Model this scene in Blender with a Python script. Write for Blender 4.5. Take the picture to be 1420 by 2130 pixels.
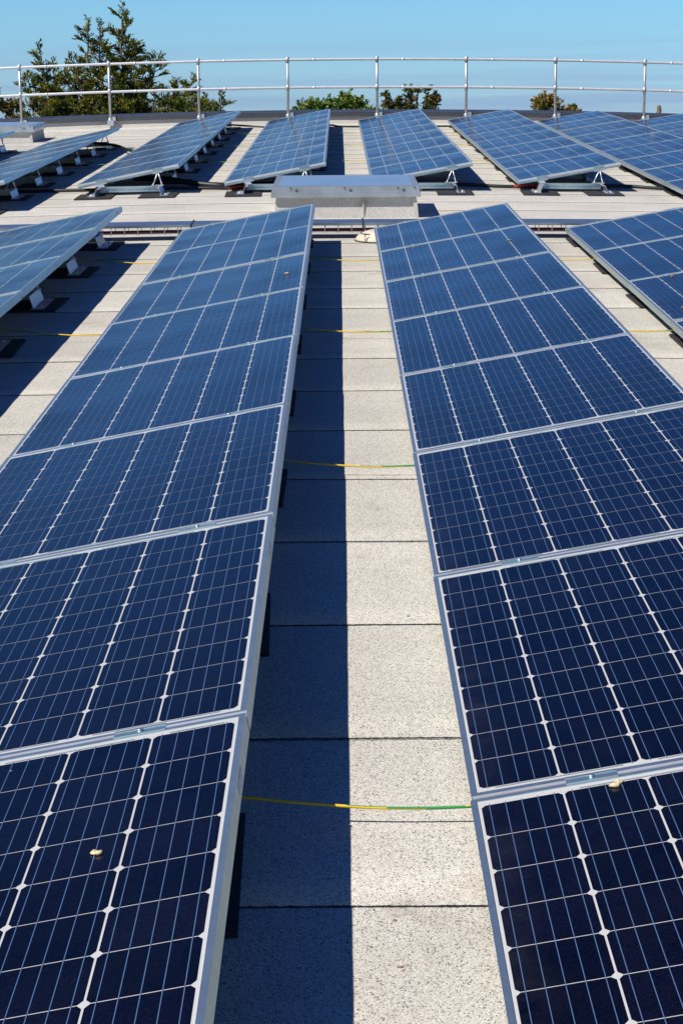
import bpy, math, random
from math import sin, cos, tan, pi, radians, atan, atan2, sqrt
from mathutils import Matrix, Vector
random.seed(7)
for o in list(bpy.data.objects):
    bpy.data.objects.remove(o)
SC = bpy.context.scene
COL = SC.collection

# ------------------------------------------------------------------ camera
SLOPE = radians(3.5)                       # the roof climbs away from the camera
S = Matrix.Rotation(SLOPE, 4, 'X')         # roof frame -> world
CX, CY, CZ = 1.1574, -3.7914, 1.5531       # eye point in the roof frame
cam = bpy.data.cameras.new('camera')
cam.sensor_fit = 'VERTICAL'; cam.sensor_height = 36.0; cam.sensor_width = 24.0
cam.lens = 4352.4 / 2130 * 36
cam.clip_start = 0.05; cam.clip_end = 6000
camo = bpy.data.objects.new('camera', cam); COL.objects.link(camo)
camo.matrix_world = S @ Matrix.Translation((CX, CY, CZ)) @ Matrix.Rotation(pi/2 - 0.22805, 4, 'X') @ Matrix.Rotation(-0.00766, 4, 'Z')
SC.camera = camo

# ------------------------------------------------------------------ light and sky
SUN_ROOF = Vector((-0.70, -0.45, 1.0)).normalized()
sd = (S.to_3x3() @ SUN_ROOF).normalized()          # towards the sun, world frame
SUN_EL = math.asin(sd.z); SUN_ROT = atan2(sd.x, sd.y)
w = bpy.data.worlds.new('World'); SC.world = w; w.use_nodes = True
nt = w.node_tree; N = nt.nodes; L = nt.links
for n in list(N): N.remove(n)
out = N.new('ShaderNodeOutputWorld'); bg = N.new('ShaderNodeBackground')
sky = N.new('ShaderNodeTexSky'); sky.sky_type = 'NISHITA'; sky.sun_disc = False
sky.sun_elevation = SUN_EL; sky.sun_rotation = SUN_ROT
sky.air_density = 1.0; sky.dust_density = 0.6; sky.ozone_density = 2.0; sky.altitude = 0
SKY_STRENGTH = 0.085
bg.inputs['Strength'].default_value = SKY_STRENGTH
# thin cloud streaks low over the horizon, fixed to world directions
tc = N.new('ShaderNodeTexCoord'); mp = N.new('ShaderNodeMapping')
mp.inputs['Scale'].default_value = (3.0, 3.0, 75.0)
mp.inputs['Rotation'].default_value = (0, radians(1.0), 0)
nz = N.new('ShaderNodeTexNoise'); nz.inputs['Scale'].default_value = 1.7; nz.inputs['Detail'].default_value = 5
nz.inputs['Roughness'].default_value = 0.5
cr = N.new('ShaderNodeValToRGB'); cr.color_ramp.elements[0].position = 0.44; cr.color_ramp.elements[1].position = 0.62
sep = N.new('ShaderNodeSeparateXYZ')
band = N.new('ShaderNodeMapRange'); band.inputs[1].default_value = 0.0; band.inputs[2].default_value = 0.062
band.inputs[3].default_value = 1.0; band.inputs[4].default_value = 0.0
mul = N.new('ShaderNodeMath'); mul.operation = 'MULTIPLY'
mul2 = N.new('ShaderNodeMath'); mul2.operation = 'MULTIPLY'; mul2.inputs[1].default_value = 0.95
mix = N.new('ShaderNodeMixRGB'); mix.inputs['Color2'].default_value = (2.75, 4.05, 6.75, 1)
# clear autumn air: the blue deepens with height
tint = N.new('ShaderNodeValToRGB'); te = tint.color_ramp.elements
te[0].position = 0.0; te[0].color = (.355,.50,.80,1); te[1].position = 1.0; te[1].color = (.005,.095,.32,1)
for p_, c_ in ((.07,(.318,.538,.745,1)), (.14,(.22,.42,.72,1)), (.32,(.030,.150,.39,1))):
    q_ = te.new(p_); q_.color = c_
tm = N.new('ShaderNodeMixRGB'); tm.blend_type = 'MULTIPLY'; tm.inputs['Fac'].default_value = 1
tg = N.new('ShaderNodeVectorMath'); tg.operation = 'SCALE'; tg.inputs['Scale'].default_value = 2.0
L.new(tc.outputs['Generated'], mp.inputs['Vector']); L.new(mp.outputs['Vector'], nz.inputs['Vector'])
L.new(nz.outputs['Fac'], cr.inputs['Fac']); L.new(tc.outputs['Generated'], sep.inputs['Vector'])
L.new(sep.outputs['Z'], band.inputs[0]); L.new(band.outputs[0], mul.inputs[0]); L.new(cr.outputs['Color'], mul.inputs[1])
L.new(mul.outputs[0], mul2.inputs[0]); L.new(mul2.outputs[0], mix.inputs['Fac'])
L.new(sep.outputs['Z'], tint.inputs['Fac']); L.new(tint.outputs['Color'], tg.inputs[0])
L.new(sky.outputs['Color'], tm.inputs['Color1']); L.new(tg.outputs[0], tm.inputs['Color2'])
L.new(tm.outputs['Color'], mix.inputs['Color1']); L.new(mix.outputs['Color'], bg.inputs['Color'])
L.new(bg.outputs['Background'], out.inputs['Surface'])
sl = bpy.data.lights.new('sun', 'SUN'); sl.energy = 5.0; sl.angle = radians(0.5); sl.color = (1.0, 0.95, 0.86)
so = bpy.data.objects.new('sun', sl); COL.objects.link(so)
so.rotation_euler = sd.to_track_quat('Z', 'Y').to_euler()
SC.view_settings.view_transform = 'Standard'; SC.view_settings.look = 'None'
SC.view_settings.exposure = 0.15; SC.view_settings.gamma = 1.0
SC.cycles.max_bounces = 8

# ------------------------------------------------------------------ helpers
CAMBER = 0.0035
def cz(x): return -CAMBER * (x - 1.157) ** 2
def crot(x): return atan(2 * CAMBER * (x - 1.157))
def roof_mat(x, y, z=0.0):
    return S @ Matrix.Translation((x, y, z + cz(x))) @ Matrix.Rotation(crot(x), 4, 'Y')

class MB:
    def __init__(s): s.v = []; s.f = []; s.m = []; s.sm = []
    def add(s, vs, fs, mi=0, smooth=False):
        b = len(s.v); s.v += [tuple(p) for p in vs]
        for f in fs: s.f.append([b + i for i in f]); s.m.append(mi); s.sm.append(smooth)
    def box(s, x0, x1, y0, y1, z0, z1, mi=0):
        s.add([(x0,y0,z0),(x1,y0,z0),(x1,y1,z0),(x0,y1,z0),(x0,y0,z1),(x1,y0,z1),(x1,y1,z1),(x0,y1,z1)],
              [(0,3,2,1),(4,5,6,7),(0,1,5,4),(1,2,6,5),(2,3,7,6),(3,0,4,7)], mi)
    def quad(s, a, b, c, d, mi=0): s.add([a,b,c,d], [(0,1,2,3)], mi)
    def prism(s, poly, axis, a0, a1, mi=0):
        """extrude a 2-D outline along an axis ('x': poly is (y,z); 'y': poly is (x,z))"""
        n = len(poly)
        P = (lambda p, a: (a, p[0], p[1])) if axis == 'x' else (lambda p, a: (p[0], a, p[1]))
        vs = [P(p, a0) for p in poly] + [P(p, a1) for p in poly]
        fs = [tuple(range(n)), tuple(range(2*n-1, n-1, -1))] + [(i, i+n, (i+1) % n + n, (i+1) % n) for i in range(n)]
        s.add(vs, fs, mi)
    def tube(s, pts, r, n=6, mi=0, cap=True, mfun=None):
        pts = [Vector(p) for p in pts]; rs = r if isinstance(r, (list, tuple)) else [r]*len(pts)
        b = len(s.v); up = None
        for i, p in enumerate(pts):
            d = (pts[min(i+1, len(pts)-1)] - pts[max(i-1, 0)]).normalized()
            if up is None: up = Vector((0,0,1)) if abs(d.z) < .9 else Vector((1,0,0))
            a = d.cross(up).normalized(); c = a.cross(d).normalized(); up = c
            for k in range(n):
                t = 2*pi*k/n; s.v.append(tuple(p + rs[i]*(cos(t)*a + sin(t)*c)))
        for i in range(len(pts)-1):
            for k in range(n):
                s.f.append([b+i*n+k, b+i*n+(k+1) % n, b+(i+1)*n+(k+1) % n, b+(i+1)*n+k])
                s.m.append(mfun(i, k) if mfun else mi); s.sm.append(True)
        if cap:
            s.f.append([b+k for k in range(n)][::-1]); s.m.append(mi); s.sm.append(False)
            e = b+(len(pts)-1)*n; s.f.append([e+k for k in range(n)]); s.m.append(mi); s.sm.append(False)
    def mesh(s, name, mats):
        me = bpy.data.meshes.new(name); me.from_pydata(s.v, [], s.f)
        for m in (mats if isinstance(mats, (list, tuple)) else [mats]): me.materials.append(m)
        me.polygons.foreach_set('material_index', s.m); me.polygons.foreach_set('use_smooth', s.sm)
        me.update(); return me
    def build(s, name, mats, parent=None, mw=None, fix=True):
        me = s.mesh(name, mats)
        if fix:
            import bmesh
            bm = bmesh.new(); bm.from_mesh(me); bmesh.ops.recalc_face_normals(bm, faces=bm.faces); bm.to_mesh(me); bm.free()
        o = bpy.data.objects.new(name, me); COL.objects.link(o)
        if parent is not None: o.parent = parent
        if mw is not None:
            if parent is None: o.matrix_world = mw
            else: o.matrix_local = mw
        return o

def tag(o, label, cat, group=None):
    o['label'] = label; o['category'] = cat
    if group: o['group'] = group
    return o
def empty(name, mw, label, cat, group=None):
    o = bpy.data.objects.new(name, None); COL.objects.link(o); o.empty_display_size = .1
    o.matrix_world = mw; return tag(o, label, cat, group)
def inst(src, parent=None, mw=None, name=None):
    c = src.copy(); COL.objects.link(c)
    if name: c.name = name
    c.parent = parent
    if mw is not None:
        if parent is None: c.matrix_world = mw
        else: c.matrix_local = mw
    return c
def copy_tree(root, mw, label, group):
    r = root.copy(); COL.objects.link(r); r.matrix_world = mw; r['label'] = label; r['group'] = group
    for ch in root.children:
        c = ch.copy(); COL.objects.link(c); c.parent = r
        for g in ch.children:
            e = g.copy(); COL.objects.link(e); e.parent = c
    return r

# ------------------------------------------------------------------ materials
def newmat(name):
    m = bpy.data.materials.new(name); m.use_nodes = True
    t = m.node_tree; return m, t, t.nodes['Principled BSDF']
def simple(name, col, rough=.5, metal=0.0, var=0.0, scale=30.0, bump=0.0, spec=None, coords='Object'):
    m, t, b = newmat(name)
    b.inputs['Base Color'].default_value = (*col, 1); b.inputs['Roughness'].default_value = rough; b.inputs['Metallic'].default_value = metal
    if spec is not None: b.inputs['Specular IOR Level'].default_value = spec
    if var or bump:
        c = t.nodes.new('ShaderNodeTexCoord'); n = t.nodes.new('ShaderNodeTexNoise')
        n.inputs['Scale'].default_value = scale; n.inputs['Detail'].default_value = 5
        t.links.new(c.outputs[coords], n.inputs['Vector'])
        if var:
            r = t.nodes.new('ShaderNodeMapRange'); r.inputs[1].default_value = .3; r.inputs[2].default_value = .7
            r.inputs[3].default_value = 1-var; r.inputs[4].default_value = 1+var
            mu = t.nodes.new('ShaderNodeMixRGB'); mu.blend_type = 'MULTIPLY'; mu.inputs['Fac'].default_value = 1
            mu.inputs['Color1'].default_value = (*col, 1)
            t.links.new(n.outputs['Fac'], r.inputs[0]); t.links.new(r.outputs[0], mu.inputs['Color2'])
            t.links.new(mu.outputs['Color'], b.inputs['Base Color'])
        if bump:
            bp = t.nodes.new('ShaderNodeBump'); bp.inputs['Strength'].default_value = bump; bp.inputs['Distance'].default_value = .002
            t.links.new(n.outputs['Fac'], bp.inputs['Height']); t.links.new(bp.outputs['Normal'], b.inputs['Normal'])
    return m
ALU = simple('anodised_aluminium', (.49,.605,.625), .42, .92, .08, 25)
ALU_DULL = simple('mill_aluminium', (.72,.73,.75), .42, .8, .10, 18)
LIDM = simple('galvanised_lid', (.40,.45,.50), .36, .94, .10, 9)
FLASHM = simple('weathered_flashing', (.47,.51,.53), .40, .70, .16, 7)
STRIPM = simple('bright_aluminium_strip', (.70,.71,.72), .45, .60, .08, 14)
STEEL = simple('galvanised_steel', (.60,.62,.64), .42, .7, .12, 30)
RAILM = simple('sunlit_rail_tube', (.74,.74,.75), .42, .45, .08, 12)  # rails whitened: the sun on their tops is put into the colour
POSTM = simple('shaded_galvanised_post', (.47,.46,.46), .45, .6, .12, 12)  # same railing metal, darker because the posts' shade is in the colour
COPM = simple('dark_grey_coated_metal', (.060,.068,.085), .45, 0, .12, 6)
RUBBER = simple('black_rubber', (.022,.021,.023), .85, 0, .25, 60)
BLACKCAB = simple('black_cable_sheath', (.012,.012,.013), .5)
REDCAB = simple('red_cable_sheath', (.42,.025,.018), .5)
DKRED = simple('dark_red_cable_sheath', (.060,.006,.010), .5)
YEL = simple('yellow_sheath', (.80,.52,.02), .45)
GRN = simple('green_sheath', (.03,.28,.06), .45)
BACK = simple('panel_underside', (.17,.18,.20), .6)
PANE = simple('frosted_polycarbonate', (.20,.25,.31), .20, 0, .10, 3)
CREAM = simple('cream_plastic', (.60,.53,.42), .6, 0, .06, 8)
CRUMB = simple('dried_dropping', (.62,.50,.30), .8, 0, .45, 220)
CRUMB2 = simple('brown_crumb', (.32,.18,.07), .85, 0, .4, 200)
GREENB = simple('green_bud', (.16,.30,.06), .6, 0, .4, 200)
BOLTM = simple('dull_bolt', (.13,.15,.17), .5, .5, .2, 80)
WOOD = simple('weathered_wood', (.17,.10,.07), .85, 0, .3, 4)

def cell_material():
    m, t, b = newmat('silicon_cell_under_glass')
    nd, lk = t.nodes, t.links
    c = nd.new('ShaderNodeTexCoord')
    mp = nd.new('ShaderNodeMapping'); mp.inputs['Scale'].default_value = (90, 420, 1)
    n1 = nd.new('ShaderNodeTexNoise'); n1.inputs['Scale'].default_value = 1.0; n1.inputs['Detail'].default_value = 3
    n2 = nd.new('ShaderNodeTexNoise'); n2.inputs['Scale'].default_value = 1.6
    n3 = nd.new('ShaderNodeTexNoise'); n3.inputs['Scale'].default_value = 330; n3.inputs['Detail'].default_value = 2
    lk.new(c.outputs['Object'], mp.inputs['Vector']); lk.new(mp.outputs['Vector'], n1.inputs['Vector'])
    lk.new(c.outputs['Object'], n2.inputs['Vector']); lk.new(c.outputs['Object'], n3.inputs['Vector'])
    r = nd.new('ShaderNodeValToRGB')
    r.color_ramp.elements[0].position = .40; r.color_ramp.elements[0].color = (.0004, .0004, .0018, 1)
    r.color_ramp.elements[1].position = .66; r.color_ramp.elements[1].color = (.0050, .0048, .0150, 1)
    ad = nd.new('ShaderNodeMath'); ad.operation = 'MULTIPLY_ADD'; ad.inputs[1].default_value = .5
    h = nd.new('ShaderNodeMath'); h.operation = 'MULTIPLY'; h.inputs[1].default_value = .5
    lk.new(n3.outputs['Fac'], h.inputs[0]); lk.new(n1.outputs['Fac'], ad.inputs[0]); lk.new(h.outputs[0], ad.inputs[2])
    lk.new(ad.outputs[0], r.inputs['Fac'])
    sn = nd.new('ShaderNodeVectorMath'); sn.operation = 'SNAP'; sn.inputs[1].default_value = (.1597,.1579,10)
    of = nd.new('ShaderNodeVectorMath'); of.operation = 'ADD'; of.inputs[1].default_value = (-.017,.789,.5)
    oi = nd.new('ShaderNodeObjectInfo'); wn = nd.new('ShaderNodeTexWhiteNoise'); wn.noise_dimensions = '4D'
    lk.new(c.outputs['Object'], of.inputs[0]); lk.new(of.outputs[0], sn.inputs[0]); lk.new(sn.outputs[0], wn.inputs['Vector']); lk.new(oi.outputs['Random'], wn.inputs['W'])
    v1 = nd.new('ShaderNodeMapRange'); v1.inputs[3].default_value = .70; v1.inputs[4].default_value = 1.30; lk.new(wn.outputs['Value'], v1.inputs[0])
    v2 = nd.new('ShaderNodeMapRange'); v2.inputs[3].default_value = .8; v2.inputs[4].default_value = 1.25; lk.new(oi.outputs['Random'], v2.inputs[0])
    vm = nd.new('ShaderNodeMath'); vm.operation = 'MULTIPLY'; lk.new(v1.outputs[0], vm.inputs[0]); lk.new(v2.outputs[0], vm.inputs[1])
    cv = nd.new('ShaderNodeVectorMath'); cv.operation = 'SCALE'; lk.new(r.outputs['Color'], cv.inputs[0]); lk.new(vm.outputs[0], cv.inputs['Scale'])
    # thin dust film, thicker towards the low edge where rain leaves it
    sx = nd.new('ShaderNodeSeparateXYZ'); lk.new(c.outputs['Object'], sx.inputs[0])
    lowd = nd.new('ShaderNodeMapRange'); lowd.inputs[1].default_value = .012; lowd.inputs[2].default_value = .10; lowd.inputs[3].default_value = .030; lowd.inputs[4].default_value = .004
    lk.new(sx.outputs['X'], lowd.inputs[0])
    dn = nd.new('ShaderNodeTexNoise'); dn.inputs['Scale'].default_value = 7; dn.inputs['Detail'].default_value = 6; dn.inputs['Roughness'].default_value = .7
    dv = nd.new('ShaderNodeVectorMath'); dv.operation = 'ADD'; lk.new(c.outputs['Object'], dv.inputs[0]); lk.new(oi.outputs['Location'], dv.inputs[1]); lk.new(dv.outputs[0], dn.inputs['Vector'])
    dm_ = nd.new('ShaderNodeMapRange'); dm_.inputs[1].default_value = .35; dm_.inputs[2].default_value = .75; dm_.inputs[4].default_value = 1.6; lk.new(dn.outputs['Fac'], dm_.inputs[0])
    dmm = nd.new('ShaderNodeMath'); dmm.operation = 'MULTIPLY'; lk.new(lowd.outputs[0], dmm.inputs[0]); lk.new(dm_.outputs[0], dmm.inputs[1])
    dmix = nd.new('ShaderNodeMixRGB'); dmix.inputs['Color2'].default_value = (.36,.33,.28,1); lk.new(dmm.outputs[0], dmix.inputs['Fac']); lk.new(cv.outputs[0], dmix.inputs['Color1'])
    sv = nd.new('ShaderNodeTexVoronoi'); sv.inputs['Scale'].default_value = 22; lk.new(dv.outputs[0], sv.inputs['Vector'])
    sc_ = nd.new('ShaderNodeSeparateColor'); lk.new(sv.outputs['Color'], sc_.inputs['Color'])
    sr = nd.new('ShaderNodeMapRange'); sr.inputs[1].default_value = .90; sr.inputs[2].default_value = 1.0; sr.inputs[3].default_value = 0; sr.inputs[4].default_value = .055; lk.new(sc_.outputs[0], sr.inputs[0])
    sl_ = nd.new('ShaderNodeMath'); sl_.operation = 'LESS_THAN'; lk.new(sv.outputs['Distance'], sl_.inputs[0]); lk.new(sr.outputs[0], sl_.inputs[1])
    sm_ = nd.new('ShaderNodeMixRGB'); sm_.inputs['Color2'].default_value = (.42,.40,.36,1); lk.new(sl_.outputs[0], sm_.inputs['Fac']); lk.new(dmix.outputs['Color'], sm_.inputs['Color1'])
    lk.new(sm_.outputs['Color'], b.inputs['Base Color'])
    b.inputs['Roughness'].default_value = .16; b.inputs['IOR'].default_value = 1.265
    b.inputs['Specular IOR Level'].default_value = .5
    rr = nd.new('ShaderNodeMapRange'); rr.inputs[1].default_value = .3; rr.inputs[2].default_value = .7; rr.inputs[3].default_value = .12; rr.inputs[4].default_value = .22
    lk.new(n2.outputs['Fac'], rr.inputs[0]); lk.new(rr.outputs[0], b.inputs['Roughness'])
    bp = nd.new('ShaderNodeBump'); bp.inputs['Strength'].default_value = .16; bp.inputs['Distance'].default_value = .0006
    lk.new(n3.outputs['Fac'], bp.inputs['Height']); lk.new(bp.outputs['Normal'], b.inputs['Normal'])
    return m
CELL = cell_material()
def glass_over(name, col):
    m, t, b = newmat(name); b.inputs['Base Color'].default_value = (*col, 1)
    b.inputs['Roughness'].default_value = .18; b.inputs['IOR'].default_value = 1.265; return m
SHEET = glass_over('white_backsheet_under_glass', (.52,.515,.50))
BUS = glass_over('busbar_under_glass', (.085,.15,.28))
RIB = glass_over('ribbon_under_glass', (.30,.32,.36))

SEEDX = 211.4
def membrane(name, seams=True):
    m, t, b = newmat(name); nd, lk = t.nodes, t.links
    def math(op, a=None, bb=None, c=None):
        n = nd.new('ShaderNodeMath'); n.operation = op
        for i, v in enumerate((a, bb, c)):
            if v is None: continue
            if isinstance(v, (int, float)): n.inputs[i].default_value = v
            else: lk.new(v, n.inputs[i])
        return n.outputs[0]
    c = nd.new('ShaderNodeTexCoord'); ob = c.outputs['Object']
    def noise(s, d=2, vec=ob, ro=.5):
        n = nd.new('ShaderNodeTexNoise'); n.inputs['Scale'].default_value = s; n.inputs['Detail'].default_value = d
        n.inputs['Roughness'].default_value = ro
        lk.new(vec, n.inputs['Vector']); return n.outputs['Fac']
    def ramp(f, a, b2, x0=0., x1=1.):
        n = nd.new('ShaderNodeMapRange'); n.inputs[1].default_value = a; n.inputs[2].default_value = b2
        n.inputs[3].default_value = x0; n.inputs[4].default_value = x1; lk.new(f, n.inputs[0]); return n.outputs[0]
    vo = nd.new('ShaderNodeTexVoronoi'); vo.inputs['Scale'].default_value = 430
    gm = nd.new('ShaderNodeMapping'); gm.inputs['Scale'].default_value = (1,.62,1); lk.new(ob, gm.inputs['Vector']); lk.new(gm.outputs['Vector'], vo.inputs['Vector'])
    sp = nd.new('ShaderNodeSeparateColor'); lk.new(vo.outputs['Color'], sp.inputs['Color'])
    gr = nd.new('ShaderNodeValToRGB'); e = gr.color_ramp.elements
    e[0].position = 0; e[0].color = (.12,.12,.12,1)
    e[1].position = 1; e[1].color = (.73,.69,.61,1)
    for p, cc in ((.055,(.18,.175,.165,1)), (.12,(.41,.385,.34,1)), (.45,(.54,.51,.45,1)), (.75,(.62,.585,.515,1))):
        q = e.new(p); q.color = cc
    lk.new(sp.outputs[0], gr.inputs['Fac'])
    def mixc(f, a, b2, mode='MIX'):
        n = nd.new('ShaderNodeMixRGB'); n.blend_type = mode
        for i, v in (('Fac', f), ('Color1', a), ('Color2', b2)):
            if isinstance(v, (int, float)): n.inputs[i].default_value = v
            elif isinstance(v, tuple): n.inputs[i].default_value = v
            else: lk.new(v, n.inputs[i])
        return n.outputs['Color']
    col = gr.outputs['Color']
    tone = ramp(noise(1.3, 4), .3, .7, .90, 1.08)
    cmb = nd.new('ShaderNodeCombineXYZ')
    for i in range(3): lk.new(tone, cmb.inputs[i])
    col = mixc(1.0, col, cmb.outputs[0], 'MULTIPLY')
    # brownish dirt patches
    st = math('MULTIPLY', ramp(noise(2.1, 6, ro=.65), .56, .72), ramp(noise(9, 3), .3, .7))
    col = mixc(math('MULTIPLY', st, .55), col, (.26,.20,.14,1))
    scuff = ramp(noise(34, 3, ro=.6), .70, .76)
    col = mixc(math('MULTIPLY', scuff, .5), col, (.20,.19,.18,1))
    hgt = sp.outputs[1]
    if seams:
        sx = nd.new('ShaderNodeSeparateXYZ'); lk.new(ob, sx.inputs[0])
        la = nd.new('ShaderNodeAttribute'); la.attribute_name = 'lap_distance'; si = nd.new('ShaderNodeAttribute'); si.attribute_name = 'strip_index'
        fr = la.outputs['Fac']; idx = math('ROUND', si.outputs['Fac'])
        d = math('MINIMUM', fr, math('MULTIPLY', math('ABSOLUTE', math('SUBTRACT', .9145, fr)), 1.6))
        # ragged bitumen bleed
        wid = ramp(noise(55, 4, ro=.75), .35, .75, .0003, .0085)
        line = math('LESS_THAN', d, wid)
        core = math('MULTIPLY', math('LESS_THAN', d, .0024), math('GREATER_THAN', noise(22, 2), .40))
        line = math('MAXIMUM', line, core)
        # one cross joint somewhere along every strip
        wn = nd.new('ShaderNodeTexWhiteNoise'); wn.noise_dimensions = '1D'; lk.new(math('ADD', idx, SEEDX), wn.inputs['W'])
        xo = math('ADD', math('ADD', sx.outputs['X'], math('MULTIPLY', wn.outputs['Value'], 7.3)), math('MULTIPLY', math('SUBTRACT', noise(6, 2), .5), .02))
        fx = math('FRACT', math('DIVIDE', math('ADD', xo, 73.0), 7.3))
        cj = math('MULTIPLY', math('LESS_THAN', fx, .0006), math('GREATER_THAN', noise(30, 2), .45))
        cj = math('MULTIPLY', cj, math('GREATER_THAN', math('ABSOLUTE', math('SUBTRACT', sx.outputs['X'], 1.0)), 1.2))
        line = math('MAXIMUM', line, cj)
        tn = nd.new('ShaderNodeTexWhiteNoise'); tn.noise_dimensions = '1D'; lk.new(math('ADD', idx, 17.3), tn.inputs['W'])
        tv = ramp(tn.outputs['Value'], 0, 1, .94, 1.04); cm2 = nd.new('ShaderNodeCombineXYZ')
        for i in range(3): lk.new(tv, cm2.inputs[i])
        col = mixc(1.0, col, cm2.outputs[0], 'MULTIPLY')
        col = mixc(line, col, (.022,.022,.024,1))
        hgt = math('ADD', hgt, math('MULTIPLY', line, -2.0))
    lk.new(col, b.inputs['Base Color'])
    b.inputs['Roughness'].default_value = .9; b.inputs['Specular IOR Level'].default_value = .25
    bp = nd.new('ShaderNodeBump'); bp.inputs['Strength'].default_value = .35; bp.inputs['Distance'].default_value = .0015
    lk.new(hgt, bp.inputs['Height']); lk.new(bp.outputs['Normal'], b.inputs['Normal'])
    return m
ROOFM = membrane('mineral_felt_roof')
UPSTANDM = membrane('mineral_felt_upstand', False)
GROUNDM = simple('far_ground', (.10,.13,.05), .9, 0, .3, .05)
WALLM = simple('pale_render', (.55,.53,.49), .85, 0, .06, 2)

# ------------------------------------------------------------------ setting: ground, roof
g = MB(); g.quad((-3000,-3000,0),(3000,-3000,0),(3000,3000,0),(-3000,3000,0))
GZ = -8.0
go = g.build('ground', GROUNDM, mw=Matrix.Translation((0,0,GZ))); go['kind'] = 'structure'
XA, XB, YA, YB = -11.0, 13.0, -9.0, 30.55
r = MB(); n = 64; xs = [XA+(XB-XA)*i/n for i in range(n+1)]
from mathutils import noise as mnoise
def rz(x, y, lap=0.0):                                # felt lies slightly uneven
    return cz(x) + lap + .0032*mnoise.noise(Vector((x*1.9, y*2.3, 3.1))) + .0012*mnoise.noise(Vector((x*7, y*6, 9.7)))
STEP = .0024
yl = [-.261+.9145*k for k in range(-10, 40)]; yl = [YA] + [y for y in yl if YA+.05 < y < YB-.05] + [YB]
lapd = []; strip = []
def wy(x, k):
    if k == 0 or k == len(yl)-1: return yl[k]
    return yl[k] + .012*mnoise.noise(Vector((x*.55, k*3.7, 1.3))) + .004*mnoise.noise(Vector((x*2.6, k*5.1, 4.4)))
for k in range(len(yl)-1):                            # every roll laps over the next: a raised, dark lower edge
    sub = 5; base = len(r.v)
    for j in range(sub+1):
        t = j/sub
        for x in xs:
            a_, b_ = wy(x, k), wy(x, k+1); y = a_+(b_-a_)*t
            r.v.append((x, y, rz(x, y, STEP*(1-t)))); lapd.append((b_-a_)*t); strip.append(k)
    for j in range(sub):
        for i in range(n):
            q = base+j*(n+1)+i; r.f.append([q, q+1, q+n+2, q+n+1]); r.m.append(0); r.sm.append(True)
    e = len(r.v)
    for x in xs: r.v.append((x, wy(x, k), rz(x, wy(x, k), -.0003))); lapd.append(0); strip.append(k)
    for i in range(n):
        r.f.append([e+i, e+i+1, base+i+1, base+i]); r.m.append(1); r.sm.append(False)
BITUMEN = simple('bitumen_edge', (.03,.03,.032), .8, 0, .5, 60)
ro = r.build('roof', [ROOFM, BITUMEN], mw=S, fix=False); ro['kind'] = 'structure'
for nm_, data_ in (('lap_distance', lapd), ('strip_index', strip)):
    ro.data.attributes.new(nm_, 'FLOAT', 'POINT').data.foreach_set('value', [float(q) for q in data_])
def sweep(mb, prof, mi=0, x0=XA, x1=XB, n=48):
    """sweep a closed (y,z) outline across the roof, following its camber"""
    xs = [x0+(x1-x0)*i/n for i in range(n+1)]; k = len(prof); b = len(mb.v)
    for x in xs:
        for (y, z) in prof: mb.v.append((x, y, z+cz(x)))
    for i in range(n):
        for j in range(k):
            mb.f.append([b+i*k+j, b+(i+1)*k+j, b+(i+1)*k+(j+1) % k, b+i*k+(j+1) % k]); mb.m.append(mi); mb.sm.append(False)
    mb.f.append([b+j for j in range(k)]); mb.m.append(mi); mb.sm.append(False)
    mb.f.append([b+n*k+j for j in range(k)][::-1]); mb.m.append(mi); mb.sm.append(False)
# the building below the roof edge
wl = MB(); wl.box(XA+.2, XB-.2, YA+.2, 30.6, -6.0, -.62)
bo = wl.build('building', WALLM, mw=S); tag(bo, 'pale rendered building that carries the felted roof', 'building')

# parapet: felt upstand with a fillet, dark metal coping on top
pw = MB(); sweep(pw, [(30.30,.006),(30.40,.03),(30.43,.145),(30.80,.145),(30.80,-.6),(30.30,-.6)])
par = pw.build('parapet_wall', UPSTANDM, mw=S); tag(par, 'low felt covered parapet under dark grey metal coping along the far roof edge', 'parapet')
cp = MB(); sweep(cp, [(30.385,.150),(30.385,.176),(30.40,.178),(30.40,.216),(30.41,.220),(30.86,.235),(30.86,.10),(30.83,.10),(30.83,.150)])
cp.build('coping', COPM, par)

# ------------------------------------------------------------------ guard rail
rl = empty('guard_rail', S, 'galvanised two-rail guard rail with posts fixed to the far parapet', 'railing')
px = [1.777+1.425*i for i in range(-8, 8)]
for zr, nm in ((.605,'middle_rail'), (1.042,'top_rail')):
    t = MB(); t.tube([(x, 30.36, zr+cz(x)) for x in [XA+.3+(XB-XA-.6)*i/40 for i in range(41)]], .0215, 10)
    for x in px:                                  # sleeve joints
        t.tube([(x+.40,30.36,zr+cz(x+.4)),(x+.44,30.36,zr+cz(x+.44))], .0238, 10)
    t.build(nm, RAILM, rl)
for x in px:
    z0 = cz(x); p = MB()
    p.tube([(x,30.36,.10+z0),(x,30.36,1.060+z0)], .0215, 10)
    p.tube([(x,30.36,1.060+z0),(x,30.36,1.090+z0)], [.024,.014], 10)
    for zr in (.605, 1.042): p.tube([(x,30.36,zr-.045+z0),(x,30.36,zr+.045+z0)], .029, 10)
    po = p.build('post', POSTM, rl)
    q = MB(); q.box(x-.045,x+.055,30.32,30.384,.075+z0,.155+z0); q.tube([(x,30.355,.15+z0),(x,30.355,.19+z0)], .034, 10)
    q.tube([(x-.02,30.315,.11+z0),(x-.02,30.32,.11+z0)], .012, 8); q.box(x+.03,x+.085,30.345,30.384,.15+z0,.215+z0)
    q.build('base_clamp', STEEL, po)

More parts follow.
